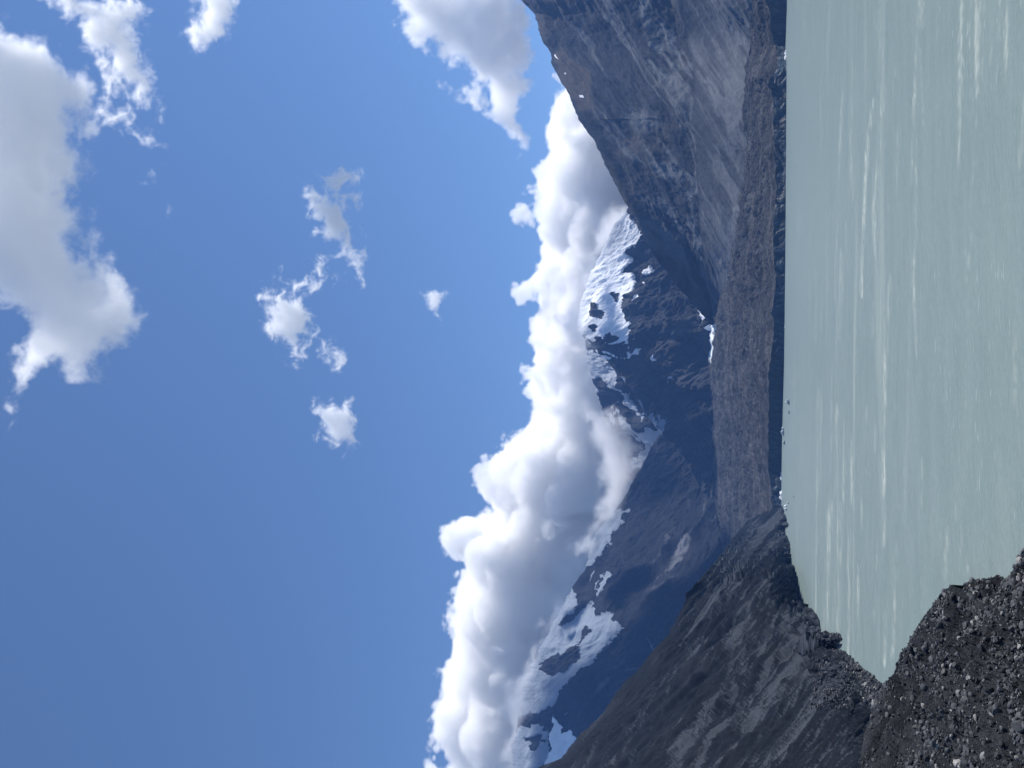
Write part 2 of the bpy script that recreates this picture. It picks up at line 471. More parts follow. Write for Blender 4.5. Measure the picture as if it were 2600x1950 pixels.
# ------------------------------------------------------------------ the long dark range on the left
def left_range():
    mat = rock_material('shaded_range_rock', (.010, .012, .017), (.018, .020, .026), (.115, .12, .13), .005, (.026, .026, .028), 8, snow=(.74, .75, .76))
    ns = 860
    ys = np.linspace(900, 2300, ns)
    sky_ = [(1812, 880), (1800, 960), (1780, 1010), (1752, 1030), (1722, 1052), (1700, 1080), (1670, 1108), (1652, 1138), (1636, 1172), (1609, 1219), (1578, 1275), (1545, 1320), (1510, 1353), (1494, 1401), (1488, 1441), (1458, 1482), (1420, 1555), (1385, 1623), (1347, 1688), (1330, 1740), (1318, 1805), (1306, 1878), (1300, 1950), (1296, 2080), (1330, 2300)]
    xc = line(sky_, ys) ; dxc = wiggle(ns, 86, 3.2, 35)
    xb = line([(1806, 900), (1811, 1280), (1830, 1500), (1850, 2150)], ys)
    y0 = margin(np.array([1250.]))[0, 1]
    Yb = np.interp(ys, [900, 1250, 1600, 2050, 2300], [y0 + 250, y0, y0 - 1600, y0 - 2600, y0 - 3000])
    base = at(xb, ys, Yb); base[:, 2] -= 30
    crest = by_slope(np.minimum(xc, xb - 2), ys, base, 1.0)
    P = roughen_top(loft([crest, base], [430]), ys, dxc); crest = P[:, 0]
    px, py = proj(P)
    Q, h, h2, S, T = relief(P, 170, 700, 43, 2.6, 7, .05, .14, .45, (.62, -.78))
    zones = [z3([(890, 25), (840, 60), (765, 170), (640, 360), (590, 370), (600, 280), (640, 170), (720, 80), (800, 20)]),
             z3([(690, 440), (730, 420), (765, 455), (720, 510), (650, 590), (630, 560)]), z3([(490, 520), (530, 600), (600, 585), (625, 600), (560, 690), (470, 760), (380, 790), (420, 660)]),
             z3([(650, 680), (745, 690), (805, 765), (720, 860), (640, 960), (540, 1080), (440, 1185), (330, 1295), (220, 1340), (190, 1200), (220, 1060), (330, 920), (390, 770), (490, 710), (570, 700), (640, 640)]),
             z3([(150, 1470), (230, 1390), (330, 1430), (340, 1560), (270, 1659), (150, 1659)]),
             z3([(432, 1300), (446, 1304), (440, 1320)])]
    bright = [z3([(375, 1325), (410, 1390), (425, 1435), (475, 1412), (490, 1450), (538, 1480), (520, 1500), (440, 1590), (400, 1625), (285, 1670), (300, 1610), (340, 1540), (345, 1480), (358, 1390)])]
    holes = [z3([(290, 1030), (330, 980), (400, 965), (500, 900), (560, 850), (590, 780), (640, 790), (600, 850), (560, 920), (530, 985), (480, 1065), (400, 1072), (330, 1060)]),
             z3([(390, 770), (450, 730), (530, 640), (590, 600), (570, 660), (480, 760)]), z3([(190, 1470), (280, 1430), (310, 1480), (230, 1530)])]
    sunlit_snow = sm(-2, 2, polys(px + 6 * h2, py + 6 * h, bright))  # sunlit patch painted bright, the other snow coloured as shaded
    snow = np.maximum(snow_masks(px, py, zones, holes, S, T, 170, 185, 10), sunlit_snow)
    Q = P + (Q - P) * (1 - .45 * snow[..., None])
    wx = 8 * fbm(px / 40, py / 40, 4, 90)
    gr = polys(px + wx, py + wx, [z3([(1200, 130), (1225, 200), (1150, 330), (1075, 430), (1130, 290)]), z3([(920, 820), (990, 920), (960, 900)]), z2([(1410, 1370), (1350, 1490), (1345, 1480)])])
    run = sm(.68, .85, ridged(S / 260 + .5 * fbm(S / 700, T / 700, 3, 44), T / 900, 5, 41))
    scree = np.maximum(sm(-4, 4, gr), run * .5 * sm(.0, .4, fbm(S / 1500, T / 900, 3, 77)))
    sheet('mountain', Q, crest, mat, dict(snow_shade=1 - sunlit_snow, snow=snow, scree=scree, tint=sm(.1, .6, fbm(S / 700, T / 500, 4, 66)) * .4), (900, 1200))

# ------------------------------------------------------------------ glacier: rubble-covered back and ice front
def glacier():
    ns = 1060
    ys = np.linspace(-620, 1500, ns)
    Wp = front(ys)
    bay = 40 * fbm(np.linspace(0, 22, ns), np.full(ns, .3), 4, 17)
    w_ = np.hanning(9); Wp = np.stack([np.convolve(np.pad(Wp[:, q], 4, 'edge'), w_ / w_.sum(), 'valid') for q in range(3)], 1)
    rough = at(line(CLIFF, ys) + wiggle(ns, 106, 2.2, 19), ys, Wp[:, 1] + 14)
    xs_ = np.convolve(np.pad(line(CLIFF, ys), 40, 'edge'), np.hanning(81) / np.hanning(81).sum(), 'valid')
    top = at(xs_, ys, Wp[:, 1] + 14)
    far = margin(ys)
    far = far + (far - top) * .06
    nt = 420
    t = np.linspace(0, 1, nt) ** 1.6
    P = top[:, None] * (1 - t)[None, :, None] + far[:, None] * t[None, :, None]
    P = P + (rough - top)[:, None] * np.exp(-t / .012)[None, :, None]; top = rough
    X, Y = P[..., 0], P[..., 1]
    px, py = proj(P)
    hum = fbm(X / 260, Y / 420, 6, 120, .58); rid = ridged(X / 420 + .4 * hum, Y / 700, 6, 124)
    fade = sm(0, .05, t)[None]
    P[..., 2] += fade * (16 * hum + 30 * (rid - .55) + 7 * fbm(X / 60, Y / 90, 5, 128, .65)) * (.5 + .5 * sm(0, .3, t)[None])
    lum = sm(-.1, .6, fbm(X / 500, Y / 160, 6, 131, .6))
    spk = sm(.62, .8, gn(X / 22, Y / 40, 7) + .35 * gn(X / 9, Y / 20, 9))
    ice = sm(-2, 2, polys(px, py, [z2([(1372, 390), (1440, 440), (1458, 480), (1450, 560), (1430, 730), (1412, 660), (1390, 520)])]))
    k = Nodes('glacier_rubble')
    a = k.noise(.012, 7, .65, stretch=(1, .5, 1)); b = k.noise(.09, 6, .7); c = k.noise(.35, 3, .6)
    col = k.mix(k.ramp(a, .3, .7), (.019, .021, .025), (.047, .048, .051))
    col = k.mix(k.attr('pale'), col, (.064, .064, .066))
    col = k.scale(col, k.ramp(b, .25, .75, .4, 1.6))
    col = k.scale(col, k.ramp(k.noise(.03, 6, .7, stretch=(1, .7, 1)), .25, .75, .5, 1.5))
    col = k.mix(k.math('MULTIPLY', k.attr('ice'), .95), col, (.72, .78, .82))
    col = k.mix(k.math('MULTIPLY', k.attr('speck'), k.ramp(c, .5, .7)), col, (.20, .20, .21))
    m = k.bsdf(col, .95, .1, k.bump(k.math('ADD', b, k.math('MULTIPLY', a, 2.0)), 9))
    k = Nodes('dirty_ice')
    a = k.noise(.05, 6, .65, stretch=(1, 1, .22)); b = k.noise(.02, 4, .6)
    col = k.mix(k.ramp(a, .35, .68), (.008, .014, .022), (.040, .068, .090))
    col = k.mix(k.ramp(b, .45, .65), col, (.018, .023, .030))
    col = k.mix(k.ramp(k.attr('rim'), .0, 1.0), col, (.034, .037, .043))
    mi = k.bsdf(col, .55, .35, k.bump(a, 6))
    root = bpy.data.objects.new('glacier', None); COL.objects.link(root)
    root['kind'] = 'structure'
    me = raw_mesh('debris', P, grid_faces(*P.shape[:2]), dict(pale=lum * .8, speck=spk, ice=ice))
    link('debris', me, m, parent=root)
    nv = 40
    v = np.linspace(0, 1, nv)
    Q = top[:, None] * (1 - v)[None, :, None] + Wp[:, None] * v[None, :, None]
    Q[:, -1, 2] = -3
    S, T = metric(Q)
    g = ridged(S / 75 + .5 * fbm(S / 200, T / 60, 3, 3), T / 160, 5, 140)
    Q[..., 1] += 16 * (g - .5) * np.sin(np.pi * np.clip(v * .9 + .1, 0, 1))[None] ** .5 - 10 * v[None]
    Q[..., 0] += 5 * fbm(S / 30, T / 60, 4, 150)
    rim = np.broadcast_to(sm(.16, .0, v)[None], S.shape)
    Q[:, 0] = top
    me = raw_mesh('ice_front', Q, grid_faces(*Q.shape[:2]), dict(rim=rim))
    link('ice_front', me, mi, parent=root)

# ------------------------------------------------------------------ lake and the ground under it
z5 = zoom(.38567, 1900, 0)
STREAKS = [(z5(L), w_ * .386, a_) for L, w_, a_ in (
    ([(860, -200), (880, 300), (885, 600), (880, 900), (850, 1100), (835, 1400), (835, 1700)], 26, .55), ([(1110, 230), (1095, 600), (1080, 1000), (1072, 1260)], 11, .75),
    ([(1150, -200), (1135, 200)], 40, .4), ([(625, 600), (610, 900), (590, 1300), (580, 1680)], 13, .5), ([(690, 360), (685, 900), (690, 1320)], 20, .45), ([(830, 630), (790, 900), (770, 1200), (750, 1680)], 16, .8),
    ([(1102, 1080), (1100, 1680)], 12, .6), ([(985, 800), (975, 1300)], 24, .25), ([(640, 1450), (640, 1680)], 8, .6))] + [(z6(L), w_ * .386, a_) for L, w_, a_ in (
    ([(745, -20), (750, 300)], 18, .8), ([(445, 100), (444, 640)], 7, .65), ([(612, -20), (600, 500), (630, 830)], 24, .5), ([(572, -20), (575, 330)], 8, .6), ([(1095, -20), (1090, 300), (1106, 680)], 14, .7),
    ([(935, 150), (905, 700), (900, 1100), (888, 1680)], 24, .75), ([(585, 1000), (585, 1680)], 18, .75), ([(628, 1100), (625, 1680)], 8, .6), ([(680, 1230), (680, 1680)], 13, .7), ([(460, 880), (450, 1680)], 18, .4), ([(1766, 440), (1752, 1060)], 17, .6),
    ([(842, 1120), (832, 1320)], 14, .5), ([(780, 1020), (780, 1260)], 7, .4), ([(1142, 1350), (1142, 1680)], 6, .4), ([(548, 760), (548, 1300)], 10, .3), ([(820, 320), (822, 560)], 10, .35), ([(1800, 930), (1796, 1080)], 7, .5))] + [(z4(L), w_ * .404, a_) for L, w_, a_ in (
    ([(520, -30), (500, 400), (488, 880)], 28, .75), ([(572, -30), (566, 820)], 32, .7), ([(640, 150), (630, 980)], 18, .6), ([(690, 380), (692, 1020)], 10, .6), ([(850, -30), (852, 280)], 22, .6), ([(815, 180), (790, 760)], 8, .55),
    ([(872, 560), (855, 1040)], 12, .8), ([(932, 230), (915, 700), (903, 1030)], 16, .8), ([(1252, 130), (1234, 480)], 17, .7), ([(715, -30), (715, 170)], 8, .5), ([(425, -30), (432, 330)], 14, .3), ([(1386, 240), (1380, 470)], 6, .45), ([(1306, -10), (1306, 110)], 6, .5), ([(1430, 250), (1420, 400)], 6, .4))]
def lake():
    na, nr = 700, 620
    az = np.linspace(-1.15, 1.15, na)
    r = np.concatenate([np.geomspace(60, 9000, nr)])
    A, Rr = np.meshgrid(az, r, indexing='ij')
    P = np.stack([Rr * np.sin(A), Rr * np.cos(A), np.zeros_like(A)], 2)
    X, Y = P[..., 0], P[..., 1]
    px, py = proj(P)
    wob = 40 * fbm(X / 700, Y / 420, 4, 201)
    U = X / 1.0; V = Y + wob + .09 * X
    s1 = fbm(U / 850, V / 48, 5, 211, .6) ; s2 = fbm(U / 380, V / 17, 5, 221, .62); s3 = gn(U / 500, V / 190, 231)
    zone = sm(1990, 2090, px) * sm(2330, 2240, px)
    left = .35 + .65 * sm(300, 1500, py)
    patch = sm(-.25, .5, fbm(U / 900, V / 260, 4, 236, .55))
    big = sm(.20, .85, s1 + .40 * s3 + .28 * s2 * patch) * zone * left * (.25 + .75 * patch)
    near = sm(.42, 1.0, fbm(U / 160, V / 14, 5, 241, .6) + .5 * s3) * sm(2250, 2330, px) * .6
    far = sm(.5, 1.0, s2 + .3 * s1) * sm(2080, 2030, px) * .25
    st = np.clip(.55 * big + near + far, 0, 1)
    edge_n = fbm(px / 16, py / 110, 5, 251, .65); grain = fbm(px / 3.2, py / 50, 4, 257, .7); strand = sm(.25, .75, ridged(px / 6.5 + .15 * edge_n, py / 520, 5, 258, .65)); lng = fbm(px / 40, py / 120, 3, 259)
    for pts, wd, amt in STREAKS:
        y0_, y1_ = pts[0, 1], pts[-1, 1]
        i = np.where((py > y0_ - 5) & (py < y1_ + 5) & (np.abs(px - pts[:, 0].mean()) < 90))
        yy = py[i]; xx = px[i]
        tt = np.clip((yy - y0_) / (y1_ - y0_), 0, 1)
        c_ = np.interp(yy, pts[:, 1], pts[:, 0])
        wv = wd * 1.0 * np.minimum(1, 3.0 * np.sqrt(np.maximum(np.minimum(tt if y0_ > 5 else 1 + 0 * tt, 1 - tt), 0)) + .05)
        d_ = (xx - c_ + 1.1 * edge_n[i]) / wv
        body = sm(1.25, .0, np.abs(d_)) * (1 - .4 * np.clip(d_, -1, 1)) * (.62 + .7 * grain[i]) * (.22 + .85 * strand[i]) * (.55 + .6 * sm(-.5, .5, lng[i]))
        st[i] = np.maximum(st[i], np.clip(amt * body, 0, 1))
    calm = sm(.2, .9, fbm(U / 1500, V / 160, 3, 261)) * sm(2100, 2020, px)
    k = Nodes('milky_water')
    tc = k.n('ShaderNodeTexCoord').outputs['Object']
    w1 = k.noise(.35, 4, .6, tc, (.45, 1, 1)); w2 = k.noise(.045, 4, .55, tc, (.4, 1, 1)); w3 = k.noise(1.3, 3, .6, tc, (.6, 1, 1))
    fo = k.noise(.6, 3, .5, tc, (.15, 1.5, 1)); fz = k.noise(.02, 3, .5, tc)
    col = k.mix(k.ramp(w2, .3, .7), (.174, .228, .218), (.192, .246, .234))
    col = k.mix(k.math('MULTIPLY', k.attr('streak'), k.ramp(w1, .30, .62, .7, 1.0)), col, (.46, .50, .43))
    caps = k.math('MULTIPLY', k.ramp(fo, .665, .73), k.ramp(fz, .42, .62))
    col = k.mix(k.math('MULTIPLY', caps, .8), col, (.66, .70, .68))
    rough = k.math('ADD', .32, k.math('MULTIPLY', k.attr('streak'), .15))
    hgt = k.math('ADD', k.math('ADD', k.math('MULTIPLY', w1, .5), k.math('MULTIPLY', w2, 1.6)), k.math('MULTIPLY', w3, .12))
    m = k.bsdf(col, rough, .20, k.bump(hgt, 1.6, .7), IOR=1.33)
    me = raw_mesh('lake', P, grid_faces(na, nr), dict(streak=st, calm=calm))
    link('lake', me, m, 'structure')
    k = Nodes('lake_bed')
    m = k.bsdf(k.mix(k.ramp(k.noise(.004, 5), .35, .65), (.06, .06, .06), (.11, .105, .10)), .95, .1)
    n = 60
    g = np.linspace(-1, 1, n); g = np.sign(g) * np.abs(g) ** 1.5 * 40000
    GX_, GY_ = np.meshgrid(g, g, indexing='ij')
    Z = -12 + 4 * fbm(GX_ / 3000, GY_ / 3000, 3, 300)
    me = raw_mesh('ground', np.stack([GX_, GY_ + 4000, Z], 2), grid_faces(n, n))
    link('ground', me, m, 'structure')

# ------------------------------------------------------------------ steep moraine wall on the left
SHORE = np.vstack([[(1984, 1285)], z4([(225, 170), (245, 130), (255, 250), (262, 370), (266, 366), (290, 400), (300, 500), (304, 496), (325, 640), (335, 628), (375, 635), (400, 660), (430, 700), (460, 790), (490, 880), (510, 890), (540, 862), (575, 822), (585, 850), (600, 880), (640, 950), (700, 1050), (722, 1038), (760, 1065), (790, 1090), (845, 1150)]), [(2330, 1850), (2430, 2000), (2560, 2160), (2760, 2400)]])
WALL_S = .92
_va = math.atan2((720 - 975) / F, (ray(1950., 1230.)[1]))
WDIR = np.array((math.sin(_va), math.cos(_va), 0)); WPER = np.array((math.cos(_va), -math.sin(_va), 0))
_p0 = np.mean(on_lake(np.array([2003., 2031, 2086, 2158, 2241]), np.array([1381., 1538, 1599, 1664, 1744])) @ WPER)

def wall_point(x, y):
    d = ray(x, y)
    den = d[..., 2] + WALL_S * (d @ WPER)
    t = (WALL_S * _p0 - CAM[2] - WALL_S * (CAM @ WPER)) / np.where(den < -1e-4, den, -1e-4)
    P = CAM + d * t[..., None]
    Y = np.where(den < -1e-4, np.clip(P[..., 1], 1, 60000), 60000.0)
    lim = 2200 + 3000 * sm(1480, 1330, y)
    a = lim * .5
    Y = np.where(Y > a, a + (lim - a) * (1 - np.exp(-(Y - a) / (lim - a))), Y)
    return at(x, y, Y)

def left_wall():
    ns = 960
    ys = np.linspace(1284, 2380, ns)
    cr = [(1979, 1284), (1960, 1292), (1896, 1324), (1868, 1357), (1836, 1401), (1791, 1454), (1771, 1478), (1743, 1506), (1735, 1538), (1714, 1579), (1694, 1615), (1670, 1639), (1646, 1668), (1614, 1708), (1585, 1732), (1557, 1769), (1533, 1809), (1500, 1841), (1472, 1866), (1424, 1926), (1363, 1950), (1270, 2150), (1150, 2400)]
    xc = line(cr, ys); dxc = wiggle(ns, 76, 3.5, 45)
    o = np.argsort(SHORE[:, 1], kind='stable')
    xs = np.interp(ys, SHORE[o, 1], SHORE[o, 0])
    jag = np.abs(wiggle(ns, 76, 4.5, 46, 5))
    xr = xs + 3 - jag * (ys < 1745)
    w_ = np.hanning(17); xs = np.maximum(np.convolve(np.pad(xs + 3, 8, 'edge'), w_ / w_.sum(), 'valid'), xc + 2)
    nt = 620
    t = np.linspace(0, 1, nt)[None]
    x = xc[:, None] * (1 - t) + xs[:, None] * t + dxc[:, None] * np.exp(-t / .02) + (xr - xs)[:, None] * np.exp((t - 1) / .025)
    P = wall_point(x, np.repeat(ys[:, None], nt, 1))
    # the foot reaches the lake exactly where the picture shows the waterline
    shore = on_lake(xr + 1, ys)
    wq = sm(.72, 1, t)[..., None]
    P = P * (1 - wq) + (P + (shore - P[:, -1])[:, None]) * wq
    q = P @ WDIR; b = (_p0 - P @ WPER) * 1.36
    N = normals(P)
    wx = .5 * fbm(q / 260, b / 700, 4, 500)
    r1 = ridged(q / 150 + wx, b / 900, 6, 510); r2 = ridged(q / 46 + wx * 2, b / 330, 5, 515); f = fbm(q / 14, b / 22, 4, 520, .6)
    fade = sm(0, .06, t) * (.25 + .75 * sm(1, .9, t))
    far = sm(400, 1500, P[..., 1])
    px, py = proj(P)
    w1 = 9 * fbm(px / 40, py / 40, 4, 530)
    pale = polys(px + w1, py - w1, [z3([(1180, 1055), (1195, 1110), (1110, 1230), (1058, 1292), (1130, 1130)]), z3([(1190, 1305), (1252, 1470), (1245, 1500), (1200, 1560), (1225, 1700), (1120, 1700), (1150, 1480)]),
                                    z3([(1330, 1400), (1440, 1300), (1500, 1370), (1420, 1480), (1310, 1520)]), z3([(1240, 600), (1500, 230), (1640, 90), (1750, 140), (1640, 300), (1480, 560), (1400, 640), (1280, 770), (1180, 800)]),
                                    z3([(1900, 540), (1990, 640), (2080, 860), (1960, 900), (1700, 1150), (1640, 1300), (1560, 1400), (1800, 980)]), z3([(1480, 900), (1640, 740), (1860, 420), (1900, 500), (1660, 780), (1500, 940)]),
                                    z4([(480, 980), (600, 930), (690, 1060), (800, 1110), (560, 1260), (420, 1420), (200, 1640), (60, 1659), (260, 1400)])])
    # streaks follow the line of fall as it shows on the slope
    A_ = px * .62 - py * .785; B_ = px * .785 + py * .62
    wq = 6 * fbm(A_ / 420, B_ / 120, 3, 536)
    b1 = ridged((B_ + wq) / 24, A_ / 1000, 6, 540, .66); b2 = ridged((B_ + wq) / 100, A_ / 900, 4, 545); b3 = fbm((B_ + wq) / 6, A_ / 240, 4, 548, .7)
    mott = fbm(px / 55, py / 55, 5, 549, .6)
    room = .6 * np.maximum(px - px[:, :1], 0) * P[..., 1] / F + 1.5
    dsp = fade * ((r1 - .55) * (5 + 26 * far) + (r2 - .55) * (3 + 9 * far) + f * 1.3 - (b1 - .5) * (5 + 12 * far) - b3 * 1.0)
    Q = P + N * np.minimum(dsp, room)[..., None]
    b4 = ridged((B_ + wq) / 12, A_ / 700, 5, 560, .66)
    lighter = (b1 - .5) * 1.1 + (b4 - .5) * .9 + (b2 - .5) * .4 + .30 * b3
    upper = polys(px + 2 * w1, py - 2 * w1, [z3([(250, 1720), (700, 1330), (1000, 960), (1160, 900), (1190, 1060), (1160, 1400), (1100, 1720)])])
    lighter = lighter + .10 * np.random.default_rng(8).standard_normal(lighter.shape) * (.4 + .6 * sm(.4, .7, b2)) + .22 * fbm(px / 5, py / 5, 3, 571, .7)
    scree = sm(-.02, .18, lighter + .26 * sm(-14, 14, pale) - .24 * sm(-20, 20, upper) - .04)
    red = sm(.15, .7, fbm(q / 90, b / 120, 5, 560)) * .35
    m = rock_material('moraine_wall_rock', (.006, .008, .012), (.008, .011, .016), (.040, .046, .056), .09, (.024, .026, .032), 1.5, grit=.4)
    sheet('moraine_slope', Q, P[:, 0], m, dict(scree=scree, tint=red, snow=np.zeros_like(scree)), (700, 500))
    return Q

# ------------------------------------------------------------------ rubble spurs below the viewpoint
def spur(crest, Yc, foot, Yf_, seed, ns=420, nt=420):
    c = resample(np.column_stack([crest, Yc]), ns); f = resample(np.column_stack([foot, Yf_]), ns)
    x = c[:, 0] + np.abs(wiggle(ns, 120, 5, seed)) * -1 + 2
    top = at(x, c[:, 1], c[:, 2]); bot = at(f[:, 0], f[:, 1], f[:, 2])
    P = loft([top, bot], [nt])
    N = normals(P)
    X, Y, Z = P[..., 0], P[..., 1], P[..., 2]
    A = X * .82 + Y * .57; B = -X * .57 + Y * .82
    t = np.linspace(0, 1, nt)[None]
    fade = .12 + .88 * sm(0, .12, t)
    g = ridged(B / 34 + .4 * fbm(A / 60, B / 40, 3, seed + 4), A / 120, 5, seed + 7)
    h = fbm(A / 9, B / 7, 6, seed + 11, .62)
    Q = P + N * (fade * ((g - .55) * 9 + h * 1.0))[..., None]
    return P, Q, top, g, h

def foreground():
    f1 = np.array([(2105, 2300), (2150, 2090), (2179, 1946), (2195, 1866), (2211, 1817), (2243, 1744), (2254, 1728), (2280, 1680), (2296, 1643), (2328, 1595), (2360, 1546), (2381, 1522), (2396, 1500), (2415, 1484), (2437, 1510), (2450, 1486), (2465, 1474), (2488, 1474), (2503, 1500), (2528, 1532), (2600, 1530), (2680, 1500)], float)
    y1 = np.interp(f1[:, 1], [1477, 1600, 1744, 1946, 2090, 2300], [300, 335, 410, 350, 330, 310])
    b1 = np.array([(2755, 2330), (2760, 2120), (2770, 1950), (2780, 1750), (2790, 1600), (2800, 1450)], float)
    f2 = np.array([(2280, 2300), (2300, 2110), (2318, 1950), (2335, 1850), (2362, 1740), (2412, 1660), (2482, 1596), (2524, 1526), (2551, 1492), (2569, 1456), (2585, 1421), (2603, 1397), (2680, 1330)], float)
    y2 = np.interp(f2[:, 1], [1330, 1397, 1518, 1740, 2110, 2300], [190, 192, 212, 235, 250, 255])
    b2 = np.array([(2930, 2340), (2920, 2130), (2925, 1900), (2935, 1600), (2940, 1300)], float)
    k = Nodes('moraine_gravel')
    a = k.noise(.09, 6, .65); b = k.noise(1.1, 5, .7); c = k.noise(4.5, 4, .7)
    col = k.mix(k.ramp(a, .35, .65), (.019, .021, .024), (.037, .040, .045))
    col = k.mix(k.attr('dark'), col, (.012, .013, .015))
    col = k.scale(col, k.ramp(b, .25, .75, .45, 1.55))
    col = k.scale(col, k.ramp(c, .3, .7, .7, 1.3))
    m = k.bsdf(col, .95, .12, k.bump(k.math('ADD', b, k.math('MULTIPLY', c, .4)), .9))
    out = []
    for nm, c_, yc, b_, yb, seed in (('ground', f1, y1, b1, [178, 185, 190, 195, 205, 215], 600), ('ground', f2, y2, b2, [108, 110, 112, 115, 120], 640)):
        P, Q, top, g, h = spur(c_, yc, b_, yb, seed)
        px, py = proj(P)
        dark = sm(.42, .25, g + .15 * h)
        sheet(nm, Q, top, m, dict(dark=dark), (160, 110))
        out.append((P, Q))
    return out

def ico(sub):
    p = (1 + 5 ** .5) / 2
    V = [(-1, p, 0), (1, p, 0), (-1, -p, 0), (1, -p, 0), (0, -1, p), (0, 1, p), (0, -1, -p), (0, 1, -p), (p, 0, -1), (p, 0, 1), (-p, 0, -1), (-p, 0, 1)]
    V = [np.array(v) / np.linalg.norm(v) for v in V]
    Fc = [(0, 11, 5), (0, 5, 1), (0, 1, 7), (0, 7, 10), (0, 10, 11), (1, 5, 9), (5, 11, 4), (11, 10, 2), (10, 7, 6), (7, 1, 8), (3, 9, 4), (3, 4, 2), (3, 2, 6), (3, 6, 8), (3, 8, 9), (4, 9, 5), (2, 4, 11), (6, 2, 10), (8, 6, 7), (9, 8, 1)]
    for _ in range(sub):
        mid = {}; N = []
        def mp(a, b):
            k = (min(a, b), max(a, b))
            if k not in mid:
                v = V[a] + V[b]; V.append(v / np.linalg.norm(v)); mid[k] = len(V) - 1
            return mid[k]
        for a, b, c in Fc:
            d, e, f = mp(a, b), mp(b, c), mp(c, a)
            N += [(a, d, f), (b, e, d), (c, f, e), (d, e, f)]
        Fc = N
    return np.array(V), np.array(Fc)

def rock_shape(sub, rg, cuts=7, rough=.12):
    V, Fc = ico(sub)
    V = V * rg.uniform(.75, 1.25, 3) * np.array((1.25, .95, .75))
    for _ in range(cuts):
        n = rg.standard_normal(3); n /= np.linalg.norm(n)
        d = rg.uniform(.45, .8)
        e = V @ n
        V = V - np.maximum(e - d, 0)[:, None] * n
    if rough:
        V = V * (1 + rough * fbm(V[:, 0] * 2.3 + rg.uniform(0, 50), V[:, 1] * 2.3 + V[:, 2] * 1.7, 4, 7))[:, None]
    return V, Fc

def stone_material(name, base, dirt):
    k = Nodes(name)
    a = k.noise(1.6, 5, .6); b = k.noise(7, 4, .7)
    col = k.mix(k.ramp(a, .35, .7), dirt, base)
    col = k.scale(col, k.ramp(b, .25, .75, .75, 1.25))
    return k.bsdf(col, .85, .25, k.bump(b, .12))

def rubble(sheets):
    rg = np.random.default_rng(77)
    k = Nodes('loose_stones')
    a = k.attr('tone'); b = k.noise(2.0, 4, .6)
    col = k.mix(k.ramp(a, 0, .55), (.013, .0145, .018), (.062, .066, .072))
    col = k.mix(k.ramp(a, .80, 1.0), col, (.23, .225, .215))
    col = k.scale(col, k.ramp(b, .25, .75, .7, 1.3))
    m = k.bsdf(col, .8, .3)
    shapes = [rock_shape(1, rg, 6, .15) for _ in range(10)]
    Vs, Fs, Ts = [], [], []; off = 0
    for (P, Q), n, smin in zip(sheets, (17000, 17000, 6000), (.20, .16, .36)):
        px, py = proj(Q)
        wall = len(Vs) >= 20
        ok = np.argwhere((px > 2060) & (px < 2640) & (py < 1800) & (py > 1480)) if wall else np.argwhere((px > 2140) & (px < 2700) & (py < 2060))
        wgt = np.ones(len(ok))
        clump = fbm(px[ok[:, 0], ok[:, 1]] / 60, py[ok[:, 0], ok[:, 1]] / 60, 4, 700)
        wgt = sm(-.6, .6, clump) + .12
        pick = rg.choice(len(ok), n, p=wgt / wgt.sum())
        C = Q[ok[pick, 0], ok[pick, 1]] + rg.normal(0, .25, (n, 3)) * (1, 1, 0)
        size = smin * (rg.random(n) + .02) ** -.52
        size = np.minimum(size, 2.4)
        for s in range(len(shapes)):
            V, Fc = shapes[s]
            I = np.arange(s, n, len(shapes)); mI = len(I)
            an = rg.uniform(0, 6.28, mI); tl = rg.normal(0, .5, mI)
            ca, sa, ct, st = np.cos(an), np.sin(an), np.cos(tl), np.sin(tl)
            x, y, z = V.T
            x1 = x[None] * ca[:, None] - y[None] * sa[:, None]; y1 = x[None] * sa[:, None] + y[None] * ca[:, None]
            z2_ = z[None] * ct[:, None] - y1 * st[:, None]; y2 = y1 * ct[:, None] + z[None] * st[:, None]
            W = np.stack([x1, y2, z2_], 2) * size[I][:, None, None] + C[I][:, None] + np.array((0, 0, .15)) * size[I][:, None, None]
            Vs.append(W.reshape(-1, 3))
            Fs.append((Fc[None] + (np.arange(mI) * len(V))[:, None, None] + off).reshape(-1, 3)); off += mI * len(V)
            Ts.append(np.repeat(rg.random(mI) ** 1.3, len(V)))
    me = raw_mesh('rubble', np.concatenate(Vs), np.concatenate(Fs), dict(tone=np.concatenate(Ts)), smooth=False)
    link('rubble', me, m, 'stuff', 'loose grey stones and grit lying on the moraine spurs below the viewpoint')

